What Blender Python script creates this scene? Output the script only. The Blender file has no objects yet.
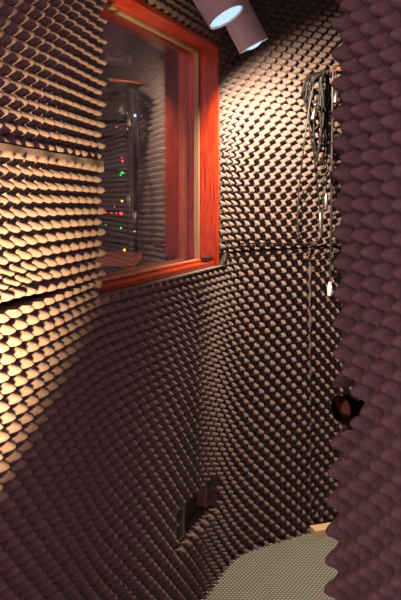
import bpy, bmesh, math, random
import numpy as np
from mathutils import Vector, Matrix

random.seed(7)
rng = np.random.default_rng(11)
SC = bpy.context.scene
COL = SC.collection

H = 1.43            # eye height
F = 700.0           # focal length in pixels
PITCH = 0.0545      # spacing of the egg-crate bumps
AMP = 0.0255        # half the bump height
WALL = -0.047       # wall face, behind the middle of the foam

# ------------------------------------------------------------------ helpers
def tag(o, label=None, cat=None, group=None, kind=None):
    if label: o['label'] = label
    if cat: o['category'] = cat
    if group: o['group'] = group
    if kind: o['kind'] = kind
    return o

def link(name, me, mat=None, parent=None, smooth=False):
    o = bpy.data.objects.new(name, me)
    COL.objects.link(o)
    if mat: me.materials.append(mat)
    if smooth:
        me.polygons.foreach_set('use_smooth', [True] * len(me.polygons))
    if parent: o.parent = parent
    return o

def empty(name, loc=(0, 0, 0)):
    o = bpy.data.objects.new(name, None)
    o.empty_display_size = 0.05
    o.location = loc
    COL.objects.link(o)
    return o

def place(o, parent):
    """parent o while it keeps its world coordinates (parent only has a location)"""
    o.parent = parent
    o.location = Vector(o.location) - Vector(parent.location)
    return o

def from_bm(name, bm, mat, parent=None, smooth=False, bevel=0.0, seg=2):
    bmesh.ops.recalc_face_normals(bm, faces=bm.faces[:])
    me = bpy.data.meshes.new(name)
    bm.to_mesh(me); bm.free()
    o = link(name, me, mat, None, smooth)
    if bevel:
        b = o.modifiers.new('bevel', 'BEVEL'); b.width = bevel; b.segments = seg; b.limit_method = 'ANGLE'
    if parent: place(o, parent)
    return o

def frame(axis, up=(0, 0, 1)):
    a = Vector(axis).normalized()
    u = Vector(up)
    if abs(a.dot(u)) > .97: u = Vector((0, 1, 0))
    x = u.cross(a).normalized(); y = a.cross(x).normalized()
    return x, y, a

def add_box(bm, c, size, R=None):
    """R: three axes (x,y,z) of the box"""
    X, Y, Z = R if R else (Vector((1, 0, 0)), Vector((0, 1, 0)), Vector((0, 0, 1)))
    c = Vector(c); vs = []
    for i in (-.5, .5):
        for j in (-.5, .5):
            for k in (-.5, .5):
                vs.append(bm.verts.new(c + X * (i * size[0]) + Y * (j * size[1]) + Z * (k * size[2])))
    for f in ((0, 1, 3, 2), (4, 6, 7, 5), (0, 4, 5, 1), (2, 3, 7, 6), (0, 2, 6, 4), (1, 5, 7, 3)):
        bm.faces.new([vs[i] for i in f])

def add_lathe(bm, o, axis, prof, n=32, caps=(False, False)):
    """prof: list of (distance along axis, radius)"""
    x, y, a = frame(axis); o = Vector(o); rings = []
    for d, r in prof:
        rings.append([bm.verts.new(o + a * d + (x * math.cos(2 * math.pi * k / n) + y * math.sin(2 * math.pi * k / n)) * max(r, 1e-5)) for k in range(n)])
    for A, B in zip(rings, rings[1:]):
        for k in range(n):
            bm.faces.new((A[k], A[(k + 1) % n], B[(k + 1) % n], B[k]))
    if caps[0]: bm.faces.new(rings[0][::-1])
    if caps[1]: bm.faces.new(rings[-1])

def catmull(pts, m=8):
    P = [Vector(p) for p in pts]
    P = [P[0] * 2 - P[1]] + P + [P[-1] * 2 - P[-2]]
    out = []
    for i in range(1, len(P) - 2):
        for k in range(m):
            t = k / m; t2 = t * t; t3 = t2 * t
            out.append(.5 * ((2 * P[i]) + (P[i + 1] - P[i - 1]) * t + (2 * P[i - 1] - 5 * P[i] + 4 * P[i + 1] - P[i + 2]) * t2
                             + (3 * P[i] - P[i - 1] - 3 * P[i + 1] + P[i + 2]) * t3))
    out.append(P[-2])
    return out

def add_tube(bm, pts, r, n=10, smooth=True, m=8):
    P = catmull(pts, m) if smooth and len(pts) > 2 else [Vector(p) for p in pts]
    rings = []; prev = None
    for i, p in enumerate(P):
        d = (P[min(i + 1, len(P) - 1)] - P[max(i - 1, 0)]).normalized()
        if prev is None:
            x, y, _ = frame(d)
        else:
            x = (prev - d * prev.dot(d))
            if x.length < 1e-6: x, _, _ = frame(d)
            x.normalize(); y = d.cross(x)
        prev = x
        rings.append([bm.verts.new(p + (x * math.cos(2 * math.pi * k / n) + y * math.sin(2 * math.pi * k / n)) * r) for k in range(n)])
    for A, B in zip(rings, rings[1:]):
        for k in range(n):
            bm.faces.new((A[k], A[(k + 1) % n], B[(k + 1) % n], B[k]))
    bm.faces.new(rings[0][::-1]); bm.faces.new(rings[-1])

# ------------------------------------------------------------------ materials
def new_mat(name):
    m = bpy.data.materials.new(name); m.use_nodes = True
    nt = m.node_tree
    return m, nt, nt.nodes['Principled BSDF'], nt.nodes['Material Output']

def simple(name, col, rough=.6, metal=0.0, noise=0.0, nscale=40, spec=.5, bump=0.0):
    m, nt, b, out = new_mat(name)
    b.inputs['Base Color'].default_value = (*col, 1)
    b.inputs['Roughness'].default_value = rough
    b.inputs['Metallic'].default_value = metal
    b.inputs['Specular IOR Level'].default_value = spec
    if noise or bump:
        tc = nt.nodes.new('ShaderNodeTexCoord')
        n = nt.nodes.new('ShaderNodeTexNoise'); n.inputs['Scale'].default_value = nscale; n.inputs['Detail'].default_value = 4
        nt.links.new(tc.outputs['Object'], n.inputs['Vector'])
        if noise:
            r = nt.nodes.new('ShaderNodeValToRGB')
            r.color_ramp.elements[0].position = .3; r.color_ramp.elements[1].position = .7
            r.color_ramp.elements[0].color = (*[c * (1 - noise) for c in col], 1)
            r.color_ramp.elements[1].color = (*[min(1, c * (1 + noise)) for c in col], 1)
            nt.links.new(n.outputs['Fac'], r.inputs['Fac']); nt.links.new(r.outputs['Color'], b.inputs['Base Color'])
        if bump:
            bp = nt.nodes.new('ShaderNodeBump'); bp.inputs['Strength'].default_value = bump; bp.inputs['Distance'].default_value = .002
            nt.links.new(n.outputs['Fac'], bp.inputs['Height']); nt.links.new(bp.outputs['Normal'], b.inputs['Normal'])
    return m

def emit(name, col, strength):
    m, nt, b, out = new_mat(name)
    b.inputs['Base Color'].default_value = (*col, 1)
    b.inputs['Emission Color'].default_value = (*col, 1)
    b.inputs['Emission Strength'].default_value = strength
    return m

FOAM = simple('charcoal_foam', (.125, .095, .092), rough=1.0, noise=.14, nscale=160, spec=.1, bump=.35)
DOORFOAM = simple('door_foam', (.125, .095, .092), rough=1.0, noise=.16, nscale=160, spec=.1, bump=.35)
PLASTER = simple('dark_wall', (.06, .05, .05), rough=.9, noise=.1)
DARKWALL = simple('control_room_paint', (.10, .09, .085), rough=.9, noise=.1, nscale=6)
CANMETAL = simple('can_enamel', (.62, .56, .52), rough=.38, spec=.5, noise=.03, nscale=30)
CANIN = simple('can_reflector', (.8, .8, .82), rough=.25, metal=.9)
LENS = emit('lamp_lens', (.52, .76, 1.0), 1.08)
LENS.node_tree.nodes['Principled BSDF'].inputs['Base Color'].default_value = (.1, .1, .1, 1)
BLACKMETAL = simple('black_track_metal', (.03, .028, .028), rough=.45)
RUBBER = simple('black_cable_rubber', (.007, .0065, .007), rough=.55, spec=.18)
GREYRUBBER = simple('grey_cable_rubber', (.022, .021, .021), rough=.45, spec=.3)
NICKEL = simple('nickel_connector', (.72, .69, .64), rough=.25, metal=1.0)
WHITEPLASTIC = simple('pale_plastic', (.75, .72, .66), rough=.4)
PLUGBLACK = simple('black_plastic', (.012, .011, .011), rough=.35)
BRASS = simple('dark_bronze', (.05, .024, .018), rough=.22, metal=1.0)
BROWNPLATE = simple('brown_outlet_plate', (.16, .11, .08), rough=.5)
DARKPLATE = simple('socket_black', (.012, .010, .010), rough=.6)
RACKSTEEL = simple('rack_steel', (.07, .068, .066), rough=.5)
UNITFACE = simple('rack_unit_face', (.05, .05, .052), rough=.4)
REFLBOX = simple('reflection_box', (.20, .19, .20), rough=.6)  # grey of the added box that imitates a reflected can
DOORWOOD = simple('door_slab_paint', (.12, .06, .045), rough=.5)
COPPER = simple('rod_wood', (.20, .065, .03), rough=.45, noise=.25, nscale=60)

def wood(name, c1, c2, rough, axis, coat=0.12):
    """grain running along the object's given axis (0,1,2)"""
    m, nt, b, out = new_mat(name)
    tc = nt.nodes.new('ShaderNodeTexCoord'); mp = nt.nodes.new('ShaderNodeMapping')
    s = [26, 26, 26]; s[axis] = 1.6
    mp.inputs['Scale'].default_value = s
    n = nt.nodes.new('ShaderNodeTexNoise'); n.inputs['Scale'].default_value = 3.2; n.inputs['Detail'].default_value = 6; n.inputs['Distortion'].default_value = 2.6
    r = nt.nodes.new('ShaderNodeValToRGB')
    r.color_ramp.elements[0].position = .34; r.color_ramp.elements[1].position = .66
    r.color_ramp.elements[0].color = (*c1, 1); r.color_ramp.elements[1].color = (*c2, 1)
    nt.links.new(tc.outputs['Object'], mp.inputs['Vector']); nt.links.new(mp.outputs['Vector'], n.inputs['Vector'])
    nt.links.new(n.outputs['Fac'], r.inputs['Fac']); nt.links.new(r.outputs['Color'], b.inputs['Base Color'])
    b.inputs['Roughness'].default_value = rough
    b.inputs['Coat Weight'].default_value = coat; b.inputs['Coat Roughness'].default_value = .15
    return m

REDWOOD_V = wood('red_stained_wood_upright', (.17, .008, .0015), (.46, .044, .003), .35, 2)
REDWOOD_H = wood('red_stained_wood_level', (.17, .008, .0015), (.46, .044, .003), .35, 0)
PALEBEAD = wood('pale_glazing_bead', (.20, .135, .075), (.27, .185, .105), .5, 2, 0)
PALEBEAD_H = wood('pale_glazing_bead_level', (.20, .135, .075), (.27, .185, .105), .5, 0, 0)
GASKET = simple('grey_gasket', (.12, .10, .095), .6)
BLOCKWOOD = wood('raw_pine', (.50, .34, .22), (.62, .45, .30), .6, 0, 0)

REFL = 1.4   # the window is glazed twice
def glass_mat():
    m, nt, b, out = new_mat('window_glass')
    nt.nodes.remove(b)
    tr = nt.nodes.new('ShaderNodeBsdfTransparent'); tr.inputs['Color'].default_value = (.86, .88, .86, 1)
    gl = nt.nodes.new('ShaderNodeBsdfGlossy'); gl.inputs['Roughness'].default_value = .012
    geo = nt.nodes.new('ShaderNodeNewGeometry')
    dt = nt.nodes.new('ShaderNodeVectorMath'); dt.operation = 'DOT_PRODUCT'
    nt.links.new(geo.outputs['Normal'], dt.inputs[0]); nt.links.new(geo.outputs['Incoming'], dt.inputs[1])
    prev = dt.outputs['Value']
    for op, v in (('ABSOLUTE', None), ('SUBTRACT', 1.0), ('POWER', 5.0), ('MULTIPLY', .95 * REFL), ('ADD', .045 * REFL)):
        n = nt.nodes.new('ShaderNodeMath'); n.operation = op
        if op == 'SUBTRACT':
            n.inputs[0].default_value = v; nt.links.new(prev, n.inputs[1])
        else:
            nt.links.new(prev, n.inputs[0])
            if v is not None: n.inputs[1].default_value = v
        prev = n.outputs['Value']
    mx = nt.nodes.new('ShaderNodeMixShader')
    nt.links.new(prev, mx.inputs['Fac'])
    nt.links.new(tr.outputs['BSDF'], mx.inputs[1]); nt.links.new(gl.outputs['BSDF'], mx.inputs[2])
    nt.links.new(mx.outputs['Shader'], out.inputs['Surface'])
    return m
GLASS = glass_mat()

def floor_mat():
    m, nt, b, out = new_mat('studded_floor')
    tc = nt.nodes.new('ShaderNodeTexCoord')
    acc = None
    k = 2 * math.pi / 0.0127
    for ang in (88, 28, 148):
        a = math.radians(ang)
        d = nt.nodes.new('ShaderNodeVectorMath'); d.operation = 'DOT_PRODUCT'
        d.inputs[1].default_value = (math.cos(a) * k, math.sin(a) * k, 0)
        nt.links.new(tc.outputs['Object'], d.inputs[0])
        c = nt.nodes.new('ShaderNodeMath'); c.operation = 'COSINE'
        nt.links.new(d.outputs['Value'], c.inputs[0])
        if acc is None: acc = c
        else:
            s = nt.nodes.new('ShaderNodeMath'); s.operation = 'ADD'
            nt.links.new(acc.outputs[0], s.inputs[0]); nt.links.new(c.outputs[0], s.inputs[1]); acc = s
    mr = nt.nodes.new('ShaderNodeMapRange'); mr.inputs['From Min'].default_value = -1.5; mr.inputs['From Max'].default_value = 3
    nt.links.new(acc.outputs[0], mr.inputs['Value'])
    r = nt.nodes.new('ShaderNodeValToRGB')
    r.color_ramp.elements[0].position = .22; r.color_ramp.elements[1].position = .52
    r.color_ramp.elements[0].color = (.060, .068, .056, 1); r.color_ramp.elements[1].color = (.28, .285, .27, 1)
    nt.links.new(mr.outputs['Result'], r.inputs['Fac'])
    nt.links.new(r.outputs['Color'], b.inputs['Base Color'])
    bp = nt.nodes.new('ShaderNodeBump'); bp.inputs['Strength'].default_value = .35; bp.inputs['Distance'].default_value = .002
    nt.links.new(mr.outputs['Result'], bp.inputs['Height']); nt.links.new(bp.outputs['Normal'], b.inputs['Normal'])
    b.inputs['Roughness'].default_value = 2.6
    return m
FLOOR = floor_mat()

# ------------------------------------------------------------------ the booth's plan
# One line runs along the middle of the foam: left wall -> window wall -> back wall.
# s = 0 at the corner of window wall and back wall, s < 0 towards the camera.
S_BEND = -1.063
def smooth01(t):
    t = np.clip(t, 0, 1); return t * t * (3 - 2 * t)
A_LEFT, A_WIN, A_BACK = 10.0, 22.0, 60.0
def heading(s):
    h = A_LEFT + (A_WIN - A_LEFT) * smooth01((s - (S_BEND - .10)) / .20)
    h = h + (A_BACK - A_WIN) * smooth01((s - (-.15)) / .30)
    return np.radians(h)
_DS = 0.001
_S = np.arange(-2.6, 2.4 + _DS, _DS)
_hd = heading(_S)
_x = np.cumsum(np.sin(_hd)) * _DS; _y = np.cumsum(np.cos(_hd)) * _DS
_cx, _cy = 0.125, 2.828
_i = int(np.argmin(abs(_S + .5)))
_x += (_cx - .5 * math.sin(math.radians(A_WIN))) - _x[_i]
_y += (_cy - .5 * math.cos(math.radians(A_WIN))) - _y[_i]
def path(s, off):
    """plan position of a point at s, off in front of the foam's middle line"""
    x = np.interp(s, _S, _x); y = np.interp(s, _S, _y); h = np.interp(s, _S, _hd)
    return x + np.cos(h) * off, y - np.sin(h) * off
def pt(s, off, z):
    x, y = path(s, off); return Vector((float(x), float(y), z))
def axes(s):
    h = float(np.interp(s, _S, _hd))
    return Vector((math.sin(h), math.cos(h), 0)), Vector((math.cos(h), -math.sin(h), 0)), Vector((0, 0, 1))

def egg(s, z, ps=0.0, pz=0.0, seed=0, amp=AMP):
    k = 2 * math.pi / PITCH
    # the sheets are stretched and pulled a little by hand
    a = s + .004 * np.sin(3.1 * z + seed) + .003 * np.sin(5.3 * s + 2 * seed)
    b = z + .005 * np.sin(2.7 * s + seed * 1.7) + .003 * np.sin(4.1 * z + seed)
    c = np.cos(k * (a - ps)) * np.cos(k * (b - pz))
    c = np.sign(c) * np.abs(c) ** .85
    puff = .004 * np.sin(2.2 * s + 1.3 * seed) * np.sin(1.9 * z + seed) + .0015 * np.sin(11 * s + seed) * np.sin(9 * z)
    return amp * c + puff

def foam_sheet(name, mapper, s0, s1, z0, z1, mask=None, base=WALL + .001, ps=0., pz=0., seed=0, mat=FOAM, step=.0055, edge=None, flat=None, zedge=None, amp=AMP):
    ns = max(4, int(round((s1 - s0) / step))); nz = max(4, int(round((z1 - z0) / step)))
    sv = np.linspace(s0, s1, ns + 1); zv = np.linspace(z0, z1, nz + 1)
    S, Z = np.meshgrid(sv, zv, indexing='ij')
    off = egg(S, Z, ps, pz, seed, amp)
    if flat is not None:
        w = flat(S, Z); off = off * (1 - w) + w * (AMP * .75 + .003 * np.sin(40 * S + 7) * np.cos(31 * Z))
    if zedge is not None: Z = Z + zedge(S, Z)
    if edge is not None: S = S + edge(S, Z)
    X, Y = mapper(S, off)
    V = np.stack([X, Y, Z], -1).reshape(-1, 3)
    BX, BY = mapper(S, np.full_like(S, base))
    VB = np.stack([BX, BY, Z], -1).reshape(-1, 3)
    keep = np.ones((ns, nz), bool)
    if mask is not None:
        sc = (sv[:-1] + sv[1:]) / 2; zc = (zv[:-1] + zv[1:]) / 2
        A, B = np.meshgrid(sc, zc, indexing='ij'); keep = ~mask(A, B)
    idx = np.arange((ns + 1) * (nz + 1)).reshape(ns + 1, nz + 1)
    q = np.stack([idx[:-1, :-1], idx[1:, :-1], idx[1:, 1:], idx[:-1, 1:]], -1)[keep]
    # rim of the sheet: each border edge drops back to the wall as a cut face
    pad = np.zeros((ns + 2, nz + 2), bool); pad[1:-1, 1:-1] = keep
    rim = []
    i, j = np.nonzero(keep)
    for di, dj, e in ((-1, 0, lambda i, j: (idx[i, j + 1], idx[i, j])), (1, 0, lambda i, j: (idx[i + 1, j], idx[i + 1, j + 1])),
                      (0, -1, lambda i, j: (idx[i, j], idx[i + 1, j])), (0, 1, lambda i, j: (idx[i + 1, j + 1], idx[i, j + 1]))):
        b = ~pad[i + 1 + di, j + 1 + dj]
        p, r = e(i[b], j[b]); rim.append(np.stack([p, r], -1))
    rim = np.concatenate(rim)
    n0 = len(V); m = len(rim)
    E = np.concatenate([V[rim[:, 0]], V[rim[:, 1]], VB[rim[:, 1]], VB[rim[:, 0]]])
    r = np.arange(m)
    qr = np.stack([n0 + r, n0 + 3 * m + r, n0 + 2 * m + r, n0 + m + r], -1)
    verts = np.concatenate([V, E]); quads = np.concatenate([q, qr])
    used = np.zeros(len(verts), bool); used[quads.reshape(-1)] = True
    remap = np.cumsum(used) - 1
    verts = verts[used]; quads = remap[quads]
    o3 = verts.mean(0); o3[2] = z0
    me = bpy.data.meshes.new(name)
    me.vertices.add(len(verts)); me.vertices.foreach_set('co', (verts - o3).astype(np.float32).reshape(-1))
    me.loops.add(len(quads) * 4); me.loops.foreach_set('vertex_index', quads.astype(np.int32).reshape(-1))
    me.polygons.add(len(quads)); me.polygons.foreach_set('loop_start', np.arange(0, len(quads) * 4, 4, dtype=np.int32))
    me.update(calc_edges=True); me.validate()
    me.polygons.foreach_set('use_smooth', np.ones(len(me.polygons), bool))
    o = link(name, me, mat)
    o.location = [float(v) for v in o3]
    return o

# ------------------------------------------------------------------ shell
CEIL = 2.36
def wall_strip(name, segs, off0, off1, mat):
    """segs: list of (s0,s1,z0,z1) blocks along the plan line"""
    bm = bmesh.new()
    for s0, s1, z0, z1 in segs:
        n = max(1, int((s1 - s0) / .02)); prev = None
        for s in np.linspace(s0, s1, n + 1):
            ring = [bm.verts.new(pt(s, off0, z0)), bm.verts.new(pt(s, off0, z1)), bm.verts.new(pt(s, off1, z1)), bm.verts.new(pt(s, off1, z0))]
            if prev:
                for k in range(4): bm.faces.new((prev[k], prev[(k + 1) % 4], ring[(k + 1) % 4], ring[k]))
            else: bm.faces.new(ring)
            prev = ring
        bm.faces.new(prev[::-1])
    return tag(from_bm(name, bm, mat), kind='structure')

W_L, W_R, W_B, W_T = -1.075, -.168, 1.195, 2.006     # inner edges of the window box
BT = .016                                            # board thickness
wall_strip('wall_left', [(-2.2, W_L - BT, 0, CEIL)], WALL, -.16, PLASTER)
wall_strip('wall_window', [(W_L - BT, W_R + BT, 0, W_B - BT), (W_L - BT, W_R + BT, W_T + BT, CEIL)], WALL, -.16, PLASTER)
wall_strip('wall_back', [(W_R + BT, 1.62, 0, CEIL)], WALL, -.16, PLASTER)

bm = bmesh.new(); add_box(bm, (.35, 2.0, -.02), (4.0, 6.0, .04)); fl = tag(from_bm('floor', bm, FLOOR), kind='structure')
pr = pt(1.62, WALL, 0)
def slab(name, a, b, z0, z1, th, mat):
    a = Vector(a); b = Vector(b); d = (b - a); n = Vector((d.y, -d.x, 0)).normalized()
    bm = bmesh.new()
    add_box(bm, ((a.x + b.x) / 2, (a.y + b.y) / 2, (z0 + z1) / 2) + n * 0 if False else Vector(((a.x + b.x) / 2, (a.y + b.y) / 2, (z0 + z1) / 2)) + n * th / 2,
            (d.length, th, z1 - z0), (d.normalized(), n, Vector((0, 0, 1))))
    return tag(from_bm(name, bm, mat), kind='structure')
print('PR', pr)
slab('wall_right', (pr.x, .40, 0), (pr.x, pr.y, 0), 0, CEIL, .1, PLASTER)
FY = .40
pl = pt(-2.2, WALL, 0)
slab('wall_front', (.66, FY, 0), (pr.x, FY, 0), 0, CEIL, .1, PLASTER)
# ceiling outline follows the walls
bm = bmesh.new()
plan = [pt(s, WALL, CEIL) for s in np.linspace(-2.2, 1.62, 90)] + [Vector((pr.x, FY - .1, CEIL)), Vector((1.0, pl.y, CEIL))]
f = bm.faces.new([bm.verts.new(p) for p in plan])
ex = bmesh.ops.extrude_face_region(bm, geom=[f])
bmesh.ops.translate(bm, verts=[v for v in ex['geom'] if isinstance(v, bmesh.types.BMVert)], vec=(0, 0, .08))
tag(from_bm('ceiling', bm, PLASTER), kind='structure')

# ------------------------------------------------------------------ foam on the walls
GR = 'foam panels lining the booth walls'
def cut_low(A, B):
    m = (B > 1.18) & (A > -1.088) & (A < -.125)
    hole = (A > -.575) & (A < -.19) & (B > .275) & (B < .405)
    return m | hole
o = foam_sheet('foam_panel', path, -2.15, .378, .004, 1.222, cut_low, ps=.0, pz=.012, seed=1,
               flat=lambda S, Z: .8 * smooth01((Z - 1.166) / .006) * ((S > -1.1) & (S < -.08)))
tag(o, 'large charcoal egg-crate foam sheet below the window, wrapping the corner down to the floor', 'foam panel', GR)
o = foam_sheet('foam_panel', path, .384, 1.56, .004, 1.222, None, ps=.020, pz=.030, seed=2, flat=lambda S, Z: smooth01((.394 + .006 * np.sin(57 * Z) - S) / .006))
tag(o, 'charcoal egg-crate foam sheet right of the upright seam, below the hanging cables', 'foam panel', GR)
o = foam_sheet('foam_panel', path, W_R + BT + .004, 1.56, 1.228, 2.34, None, ps=.008, pz=.02, seed=3)
tag(o, 'brightly lit egg-crate foam sheet on the back wall behind the hanging cables', 'foam panel', GR)
o = foam_sheet('foam_panel', path, -2.15, S_BEND, 1.536, 2.34, None, ps=.0, pz=.012, seed=4)
tag(o, 'lit egg-crate foam sheet at the upper left, above the level seam beside the window', 'foam panel', GR)
o = foam_sheet('foam_panel', path, -2.15, S_BEND, 1.227, 1.532, None, ps=.0, pz=.005, seed=5, flat=lambda S, Z: smooth01((Z - 1.506) / .008), zedge=lambda S, Z: smooth01((-1.28 - S) / .35) * np.clip((1.30 - Z) / .07, 0, 1) * .016)
tag(o, 'brightest narrow egg-crate foam strip left of the window between two seams', 'foam panel', GR)
o = foam_sheet('foam_panel', path, S_BEND + .004, W_R + BT, W_T + BT + .002, 2.34, None, ps=.02, pz=.03, seed=6)
tag(o, 'strip of egg-crate foam above the window frame', 'foam panel', GR)

# ------------------------------------------------------------------ window
U, N, Zv = axes(-.6)
win = empty('window_1', pt(-.6, 0, W_B)); tag(win, kind='structure')
def wbox(name, s0, s1, o0, o1, z0, z1, mat, bevel=.0015):
    c = pt(-.6, 0, 0)
    me_c = c + U * ((s0 + s1) / 2 + .6) + N * ((o0 + o1) / 2) + Zv * ((z0 + z1) / 2)
    bm = bmesh.new(); add_box(bm, (0, 0, 0), (s1 - s0, o1 - o0, z1 - z0))
    o = from_bm(name, bm, mat, bevel=bevel)
    ang = math.atan2(U.y, U.x)
    o.rotation_euler = (0, 0, ang)   # local x along the wall, local y into the room's outside
    o.location = me_c
    return place(o, win)
FO, BO, GO = .004, -.16, -.093
wbox('frame_board', W_R, W_R + BT, BO, FO, W_B - BT, W_T + BT, REDWOOD_V)
wbox('frame_board', W_L - BT, W_L, BO, -.042, W_B - BT, W_T + BT, REDWOOD_V)
wbox('frame_board', W_L, W_R, BO, FO, W_T, W_T + BT, REDWOOD_H)
wbox('sill', W_L, W_R, BO, -.010, W_B - BT, W_B, REDWOOD_H)
# stepped stop behind the reveal, then the pale bead that holds the glass
bd = .012
wbox('glazing_bead', W_R - bd, W_R, -.090, -.070, W_B, W_T, PALEBEAD)
wbox('glazing_bead', W_L, W_L + bd, -.090, -.070, W_B, W_T, PALEBEAD)
wbox('glazing_bead', W_L + bd, W_R - bd, -.090, -.070, W_T - bd, W_T, PALEBEAD_H)
wbox('glazing_bead', W_L + bd, W_R - bd, -.090, -.070, W_B, W_B + bd * .6, PALEBEAD_H)
wbox('sill_lip', W_L, W_R, -.068, -.052, W_B, W_B + .008, REDWOOD_H, .003)
g_ = wbox('glass_pane', W_L + .001, W_R - .001, GO - .003, GO + .002, W_B + .001, W_T - .001, GLASS, 0)
# the pane stands a touch askew in its rebate
g_.rotation_euler.z += math.radians(1.9)
g_.location += N * .001

# ------------------------------------------------------------------ door (open into the booth, on the right)
DU = Vector((math.sin(math.radians(23)), -math.cos(math.radians(23)), 0))   # latch edge -> hinge
DN = Vector((-DU.y * -1, DU.x * -1, 0))
DN = Vector((-math.cos(math.radians(23)), -math.sin(math.radians(23)), 0))  # towards the room and the camera
DE = Vector((.250, 1.270, 0))
def dmap(s, off):
    return DE.x + DU.x * s + DN.x * off, DE.y + DU.y * s + DN.y * off
def dpt(s, off, z): x, y = dmap(s, off); return Vector((x, y, z))
door = empty('door_1', dpt(.80, -.05, 0)); tag(door, kind='structure')
DAX = (DU, DN, Vector((0, 0, 1)))
bm = bmesh.new(); add_box(bm, dpt(.41, -.071, 1.015), (.78, .044, 2.01), DAX); from_bm('door_slab', bm, DOORWOOD, door, bevel=.003)
def dedge():
    def e(S, Z):
        w = np.clip(1 - S / .12, 0, 1)
        return w * (np.interp(Z, [0, .5, .94, 1.03, 2.03], [-.045, -.030, -.012, .001, -.004]))
    return e
KZ = 1.062
def knobhole(A, B):
    return ((A - .032) / .031) ** 2 + ((B - KZ - .012) / .052) ** 2 < 1
o = foam_sheet('foam_facing', dmap, .0, .79, .02, 2.03, knobhole, ps=.010, pz=.004, seed=7, mat=DOORFOAM, step=.0045, amp=.0195, edge=dedge()); place(o, door)
bm = bmesh.new(); add_lathe(bm, dpt(.034, -.049, KZ), DN, [(0, .030), (.004, .030), (.007, .026), (.008, .0)], 28); from_bm('rosette', bm, BRASS, door, True)
bm = bmesh.new(); add_lathe(bm, dpt(.034, -.045, KZ), DN, [(0, .012), (.030, .011), (.036, .016), (.044, .024), (.054, .0275), (.064, .026), (.072, .019), (.075, .010), (.076, .0)], 32)
from_bm('door_knob', bm, BRASS, door, True)

# ------------------------------------------------------------------ spotlight cans
SPOTS = []
def can(center, axis, label, mount, R=.057):
    c = Vector(center); a = Vector(axis).normalized()
    root = empty('spotlight_can', mount)
    tag(root, label, 'spotlight', 'ceiling spotlight cans')
    L = .20
    bm = bmesh.new()
    add_lathe(bm, c, a, [(-L, .0), (-L, .030), (-L + .004, .040), (-L + .014, R), (-.006, R), (0, R + .0008), (.0005, R - .003), (-.012, R - .005)], 48)
    from_bm('can_housing', bm, CANMETAL, root, True).modifiers.new('es', 'EDGE_SPLIT').split_angle = math.radians(40)
    bm = bmesh.new(); add_lathe(bm, c, a, [(-.004, R - .004), (-.03, R - .006), (-.07, R - .016)], 40); from_bm('reflector', bm, CANIN, root, True)
    bm = bmesh.new(); add_lathe(bm, c, a, [(-.006, R - .0045), (-.003, .034), (.006, .018), (.008, .0)], 40); from_bm('lamp_lens', bm, LENS, root, True)
    top = c - a * (L * .62)
    x, y, _ = frame(a)
    bm = bmesh.new()
    m = Vector(mount)
    el = Vector((m.x, m.y, max(top.z + .06, m.z - .07)))
    add_tube(bm, [c - a * (L - .004), el, Vector((m.x, m.y, m.z - .018))], .006, 10, True, 10)
    from_bm('arm', bm, BLACKMETAL, root, True)
    bm = bmesh.new(); add_box(bm, m - Vector((0, 0, .012)), (.05, .05, .022)); from_bm('track_adapter', bm, BLACKMETAL, root, bevel=.003)
    SPOTS.append((c, a))
    return root

TZ = CEIL - .030
can((.074, 2.00, 1.952), (.50, -.12, -.86), 'nearer cream spotlight can with its glowing round opening facing down', (.03, 2.03, TZ))
can((.190, 2.49, 1.978), (.47, .09, -.87), 'farther cream spotlight can behind the first, aimed down at the back wall', (.09, 2.42, TZ))
# the track they clip to
ta, tb = Vector((-.20, .42, 0)), Vector((.10, 2.54, 0))
tr = empty('light_track', (.2, 1.6, CEIL)); tag(tr, 'black ceiling track carrying the spotlight cans', 'light track')
d = (tb - ta)
bm = bmesh.new(); add_box(bm, ((ta.x + tb.x) / 2, (ta.y + tb.y) / 2, CEIL - .015), (.034, d.length, .028), (Vector((d.y, -d.x, 0)).normalized(), d.normalized(), Vector((0, 0, 1))))
from_bm('track_rail', bm, BLACKMETAL, tr, bevel=.002)

# ------------------------------------------------------------------ hook rod and cables on the back wall
C0 = Vector((_cx, _cy, 0)); BU, BN = axes(.8)[:2]
B0 = pt(.6, 0, 0)
def bw(px, py, off):
    """world point on the plane 'off' in front of the back wall's foam, from measured sight lines"""
    d = Vector(((px - 200) / F, 1, -(py - 200) / F)); o = Vector((0, 0, H))
    if off > .042: off += .05
    t = ((B0 + BN * off) - o).dot(BN) / d.dot(BN)
    return o + d * t

rod = empty('cable_hook', bw(323, 73, WALL)); tag(rod, 'reddish wooden peg on the back wall that the cables hang from', 'hook')
pa = bw(322, 74, -.02); 
pb = pa + BN * .215 + Vector((0, 0, .012))
bm = bmesh.new(); add_tube(bm, [pa - BN * .026, pb], .0085, 14, False); from_bm('peg', bm, COPPER, rod, True)
bm = bmesh.new(); add_lathe(bm, pa - BN * .026, BN, [(0, .0), (0, .022), (.006, .022), (.008, .018), (.008, .0)], 24); from_bm('wall_plate', bm, COPPER, rod)

def cable(pts, r, label, mat=RUBBER, ends=(), cat='cable', name='audio_cable', group='cables hanging on the back wall', extra=()):
    root = empty(name, pts[0]); tag(root, label, cat, group)
    bm = bmesh.new(); add_tube(bm, pts, r, 10)
    for e in extra: add_tube(bm, e, r, 10)
    from_bm('cord', bm, mat, root, True)
    for p, q, m in ends:
        p, q = Vector(p), Vector(q); dd = (q - p); L = dd.length
        bm = bmesh.new(); add_lathe(bm, p, dd, [(0, .0), (0, .005), (L * .25, .0065), (L * .3, .0095), (L * .95, .0095), (L, .0085), (L, .0)], 18)
        from_bm('plug', bm, m, root, True)
    return root

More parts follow.
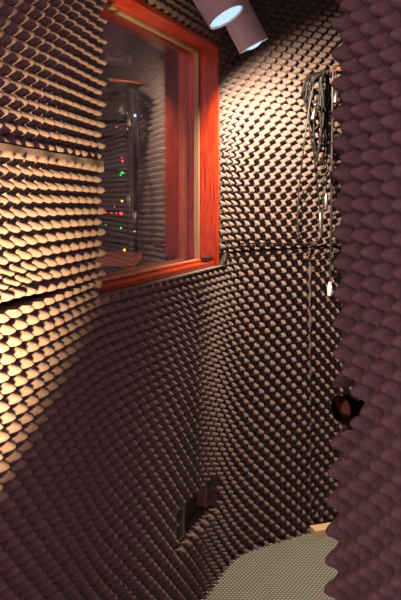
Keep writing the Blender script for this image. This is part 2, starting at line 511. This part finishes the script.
# coil of black cable slung over the peg: several turns
def coil_pts(x0, x1, ytop, ybot, turns, off, wob):
    P = []
    for t in range(turns):
        j = lambda a: random.uniform(-a, a)
        P += [bw(324 + j(2), ytop + j(1.5), off + .03 + j(.012)), bw((x0 * .7 + 323 * .3) + j(wob), ytop + 6 + j(2), off + .01 + j(.01)),
              bw(x0 + j(wob), ytop + 22 + j(5), off + j(.012)), bw(x0 + 2 + j(wob), (ytop + ybot) / 2 + j(6), off + j(.012)), bw(x0 + 6 + j(wob), ybot - 14 + j(6), off + j(.012)),
              bw((x0 + x1) / 2 + j(wob), ybot + j(6), off + .012 + j(.012)), bw(x1 + j(wob), ybot - 16 + j(5), off + .03 + j(.01)), bw(x1 + j(wob), (ytop + ybot) / 2 + j(6), off + .035 + j(.01)),
              bw(x1 + j(2), ytop + 12, off + .045 + j(.01))]
    return P
cable(coil_pts(304, 327, 73, 128, 5, .045, 3), .0042, 'thick black coil of cable slung over the wooden peg',
      ends=[(bw(316, 103, .09), bw(312, 120, .09), NICKEL)])
cable(coil_pts(309, 322, 73, 160, 4, .06, 3.5), .0036, 'long-looped black cable coil hanging under the peg with a shiny plug', RUBBER,
      ends=[(bw(315.5, 106, .12), bw(315, 103, .125), NICKEL)])
cable([bw(327, 70, .07), bw(318, 74, .07), bw(312, 90, .07), bw(307, 118, .06), bw(303, 150, .05), bw(299, 185, .04), bw(297, 215, .035), bw(298.5, 236, .035),
       bw(304, 243, .04), bw(311, 243, .045), bw(318, 240, .05), bw(321, 232, .05), bw(322, 220, .05), bw(323, 190, .05), bw(324, 150, .06), bw(326, 100, .07), bw(328, 71, .08)],
      .0032, 'grey cable in the longest loop, hanging left of the others down to the level seam', GREYRUBBER)
cable([bw(333, 68, .09), bw(332, 90, .09), bw(331.5, 140, .08), bw(331, 190, .075), bw(330.5, 240, .07), bw(330, 272, .065), bw(329.5, 283, .065)],
      .0048, 'straight black cable with a pale plug tip hanging lowest on the back wall', GREYRUBBER,
      ends=[(bw(329.5, 282, .065), bw(329, 296, .065), WHITEPLASTIC)])
cable([bw(329, 69, .08), bw(327.5, 95, .08), bw(327, 130, .075), bw(326, 170, .07), bw(325.5, 195, .07), bw(325, 204, .07)], .003,
      'thin black cable ending in a nickel plug beside the straight one', RUBBER, ends=[(bw(325.8, 192, .07), bw(325.4, 210, .07), NICKEL)])
cable([bw(318, 72, .07), bw(318.5, 100, .06), bw(313, 130, .055), bw(314, 160, .05), bw(317, 185, .045), bw(319, 205, .045), bw(320, 218, .045)], .003,
      'thin black cable with a nickel plug hanging inside the long grey loop', RUBBER, ends=[(bw(319.6, 212, .045), bw(320.4, 232, .045), NICKEL)])
cable([bw(335, 68, .1), bw(336, 80, .1), bw(337, 88, .1)], .0032, 'short cable end with a bright nickel plug close to the door', RUBBER, ends=[(bw(337, 86, .1), bw(334.5, 103, .1), NICKEL)])
# small untidy loop tied half way down
ring = [bw(321 + 6.5 * math.cos(a), 168 + 7 * math.sin(a), .085 + .01 * math.sin(2 * a)) for a in np.linspace(-.4, 5.9, 16)]
cable(ring + [bw(328, 171, .09), bw(322, 180, .09), bw(319, 183, .085)], .003, 'small loose ring of grey cable half way down the bundle', GREYRUBBER)

# cable along the seam to the plug on the window sill
pc = pt(W_R - .035, -.030, W_B + .010)
cable([pc + U * .022 + Vector((0, 0, .002)), pc + U * .05 + N * .03 + Vector((0, 0, .012)), pc + U * .07 + N * .065 + Vector((0, 0, .055)), bw(224, 244, .03), bw(233, 242.5, .030), bw(246, 243.5, .028),
       bw(262, 243, .027), bw(280, 243.5, .026), bw(298, 244, .028), bw(310, 246, .034), bw(318, 246, .03), bw(326, 244, .025), bw(345, 243, .025)], .0026,
      'thin black lead running along the level seam to the window sill', RUBBER, group=None)
plug = empty('plug_adapter', pc - Vector((0, 0, .010))); tag(plug, 'small black plug adapter lying on the red window sill', 'plug')
bm = bmesh.new(); add_box(bm, pc, (.046, .026, .018), axes(-.3)); from_bm('adapter_body', bm, PLUGBLACK, plug, bevel=.003)
bm = bmesh.new(); add_tube(bm, [pc + U * .020, pc + U * .034], .006, 12, False); from_bm('strain_relief', bm, PLUGBLACK, plug, True)

# ------------------------------------------------------------------ outlets in the cut-out low on the window wall
def outlet(s0, s1, z0, z1, front, label, n):
    root = empty('outlet_box', pt((s0 + s1) / 2, WALL, z0)); tag(root, label, 'outlet', 'outlets in the foam cut-out')
    A = axes((s0 + s1) / 2); w = s1 - s0; h = z1 - z0; c = pt((s0 + s1) / 2, (front + WALL) / 2, (z0 + z1) / 2)
    bm = bmesh.new(); add_box(bm, c, (w * .94, front - WALL, h * .94), A); from_bm('back_box', bm, BROWNPLATE, root, bevel=.002)
    c = pt((s0 + s1) / 2, front + .002, (z0 + z1) / 2)
    bm = bmesh.new(); add_box(bm, c, (w, .004, h), A); from_bm('cover_plate', bm, BROWNPLATE, root, bevel=.0015)
    for k in range(n):
        cc = c + A[2] * ((k - (n - 1) / 2) * h * .42) + A[1] * .0035
        bm = bmesh.new(); add_box(bm, cc, (w * .42, .005, h * .32), A); so = from_bm('socket', bm, DARKPLATE, root, bevel=.002)
outlet(-.572, -.475, .285, .400, -.004, 'brown double outlet at the left end of the low foam cut-out', 2)
outlet(-.265, -.195, .290, .400, -.012, 'narrow brown outlet at the right end of the low foam cut-out', 2)

# ------------------------------------------------------------------ wood block on the floor
bc = Vector(((318 - 200) / F, 1, -(536 - 200) / F)); bc = bc * (H / (336 / F)); bc.z = 0
wb = empty('wood_block', bc); tag(wb, 'small raw pine block on the floor between back wall and door edge', 'wood block')
R = Matrix.Rotation(math.radians(18), 3, 'Z')
AX = tuple(R @ v for v in (Vector((1, 0, 0)), Vector((0, 1, 0)), Vector((0, 0, 1))))
bm = bmesh.new(); add_box(bm, bc + Vector((.03, .02, .016)), (.115, .055, .032), AX); from_bm('block_body', bm, BLOCKWOOD, wb, bevel=.002)

# ------------------------------------------------------------------ the control room seen through the glass
def cslab(name, c, size, mat):
    bm = bmesh.new(); add_box(bm, c, size); return tag(from_bm(name, bm, mat), kind='structure')
cslab('wall_control_far', (-1.2, 6.4, 1.35), (5.5, .1, 2.7), DARKWALL)
cslab('wall_control_left', (-3.2, 4.0, 1.35), (.1, 5.0, 2.7), DARKWALL)
cslab('floor_control', (-1.5, 5.5, -.02), (4.5, 1.0, .039), DARKWALL)
cslab('ceiling_control', (-1.8, 4.6, 2.74), (3.6, 4.2, .08), DARKWALL)

RX0, RX1, RY = -1.00, -.50, 5.0
def sight(px, py, y):
    return Vector(((px - 200) / F * y, y, H - (py - 200) / F * y))
rack = empty('equipment_rack', (-.75, RY + .2, 0)); tag(rack, 'tall open steel equipment rack in the dark room behind the glass', 'equipment rack')
for x in (RX0, RX1):
    for y in (RY, RY + .45):
        bm = bmesh.new(); add_box(bm, (x, y, 1.10), (.035, .035, 2.20)); from_bm('post', bm, RACKSTEEL, rack, bevel=.003)
bm = bmesh.new()
for y in (RY, RY + .45): add_box(bm, ((RX0 + RX1) / 2, y, 2.215), (RX1 - RX0 + .04, .035, .03))
for x in (RX0, RX1): add_box(bm, (x, RY + .225, 2.215), (.035, .42, .03))
from_bm('top_frame', bm, RACKSTEEL, rack)
LEDM = {k: emit('led_' + k, c, s) for k, c, s in (('red', (1, .02, .03), 14), ('green', (.02, 1, .12), 5), ('amber', (1, .28, .04), 7), ('blue', (.25, .55, 1), 16), ('white', (1, .8, .6), 1.2))}
units = [  # (z centre, height, [(pixel x, pixel y, colour, size)])
    (2.045, .085, [(127, 113, 'green', .006), (134.5, 115.5, 'blue', .014)]),
    (1.935, .085, [(116, 127, 'red', .007), (129, 128, 'white', .010), (127, 129, 'white', .012)]),
    (1.71, .13, [(121.3, 157.5, 'red', .007), (122, 161, 'red', .013)]),
    (1.60, .07, [(123, 165, 'green', .007), (121.5, 172, 'green', .017), (120, 175, 'green', .008)]),
    (1.40, .09, [(121.5, 201, 'amber', .018), (114, 207, 'red', .006)]),
    (1.33, .04, [(120.7, 213.5, 'red', .022), (116, 213, 'red', .007), (111, 213, 'red', .007), (105, 212, 'red', .008), (98, 215, 'red', .008)]),
    (1.24, .09, [(120.5, 228, 'green', .012), (105, 225, 'green', .006), (134, 235, 'white', .013)]),
    (1.06, .11, [(124, 250, 'amber', .020)]),
    (.96, .08, [(130, 261, 'red', .016), (124, 266, 'green', .008)]),
]
names = ['with one blue light near the top', 'with small white lights under the blue one', 'with two red lights', 'with a bright green light', 'with an amber light in the middle',
         'with a row of red lights', 'with a green light below the red row', 'with a low orange light', 'lowest, with a low red light']
for (z, h, leds), nm in zip(units, names):
    u = empty('rack_unit', ((RX0 + RX1) / 2, RY, z - h / 2)); tag(u, 'black rack unit ' + nm + ', behind the glass', 'rack unit', 'units in the equipment rack')
    bm = bmesh.new(); add_box(bm, ((RX0 + RX1) / 2, RY + .16, z), (RX1 - RX0 - .04, .30, h)); from_bm('chassis', bm, UNITFACE, u, bevel=.003)
    for px, py, c, sz in leds:
        p = sight(px, py, RY + .008)
        p.z = min(max(p.z, z - h / 2 + .01), z + h / 2 - .01)
        sz *= .62; bm = bmesh.new()
        add_lathe(bm, p, (0, -1, 0), [(-.01, sz * .7), (0, sz * .7), (sz * .5, sz * .4), (sz * .6, 0)], 14)
        from_bm('indicator_light', bm, LEDM[c], u, True)
sp = empty('can_reflection_standin', sight(117, 47, 6.1)); tag(sp, 'pale grey box added high behind the glass, standing in for a reflected spotlight can', 'reflection stand-in')  # made-up box in place of a spotlight can's reflection in the pane
q = sight(117, 47, 6.1)
bm = bmesh.new(); add_box(bm, q + Vector((0, .10, 0)), (.22, .26, .25)); from_bm('reflection_box', bm, REFLBOX, sp, bevel=.02, seg=3)
bm = bmesh.new(); add_lathe(bm, q + Vector((0, -.031, -.03)), (0, -1, 0), [(0, .075), (.006, .072), (-.012, .03), (-.004, .0)], 28); from_bm('reflection_box_disc', bm, UNITFACE, sp, True)
dk = empty('desk', (-.62, 4.2, 0)); tag(dk, 'brown wooden desk edge low behind the glass', 'desk')
zt = H - 57 / F * 4.1
bm = bmesh.new(); add_box(bm, (-.86, 4.35, zt - .03), (.95, .50, .05)); from_bm('desk_top', bm, simple('desk_wood', (.40, .15, .06), .4), dk, bevel=.004)
for x in (-1.28, -.44):
    bm = bmesh.new(); add_box(bm, (x, 4.35, (zt - .055) / 2), (.04, .46, zt - .055)); from_bm('desk_side', bm, simple('desk_side_wood', (.20, .08, .035), .5), dk)

# ------------------------------------------------------------------ lights
LAMP_POS = Vector((-.265, .50, .75)); LAMP_AIM = Vector((-.31, .79, .535))
def spot(name, loc, direction, power, cone, blend, size, col):
    l = bpy.data.lights.new(name, 'SPOT'); l.energy = power; l.spot_size = math.radians(cone); l.spot_blend = blend
    l.shadow_soft_size = size; l.color = col
    o = bpy.data.objects.new(name, l); COL.objects.link(o); o.location = loc
    o.rotation_euler = Vector(direction).to_track_quat('-Z', 'Y').to_euler()
    return o
WARM = (1.0, .73, .42)
c, a = SPOTS[0]; spot('lamp_near', c + a * .012, a, 7, 165, 1.0, .022, WARM)
c, a = SPOTS[1]; spot('lamp_far', c + a * .012, (.60, .32, -.75), 232, 157, .72, .022, (1.0, .76, .52))
spot('lamp_left', LAMP_POS, LAMP_AIM, 950, 52, 1.0, .025, (1.0, .66, .31))
w = bpy.data.worlds.new('world'); SC.world = w; w.use_nodes = True
w.node_tree.nodes['Background'].inputs['Color'].default_value = (.60, .31, .37, 1)
w.node_tree.nodes['Background'].inputs['Strength'].default_value = 2.6

# ------------------------------------------------------------------ camera
cam = bpy.data.cameras.new('camera'); co = bpy.data.objects.new('camera', cam); COL.objects.link(co)
co.location = (0, 0, H); co.rotation_euler = (math.radians(90), 0, 0)
cam.sensor_fit = 'AUTO'; cam.sensor_width = 36; cam.lens = F / 600 * 36
cam.shift_y = -100 / 600; cam.shift_x = 0
cam.clip_start = .02
SC.camera = co

SC.view_settings.view_transform = 'Standard'; SC.view_settings.look = 'None'
SC.view_settings.gamma = 1; SC.view_settings.use_curve_mapping = False
SC.view_settings.exposure = 0.0
SC.cycles.max_bounces = 6; SC.cycles.transparent_max_bounces = 8
SC.cycles.sample_clamp_indirect = 4.0
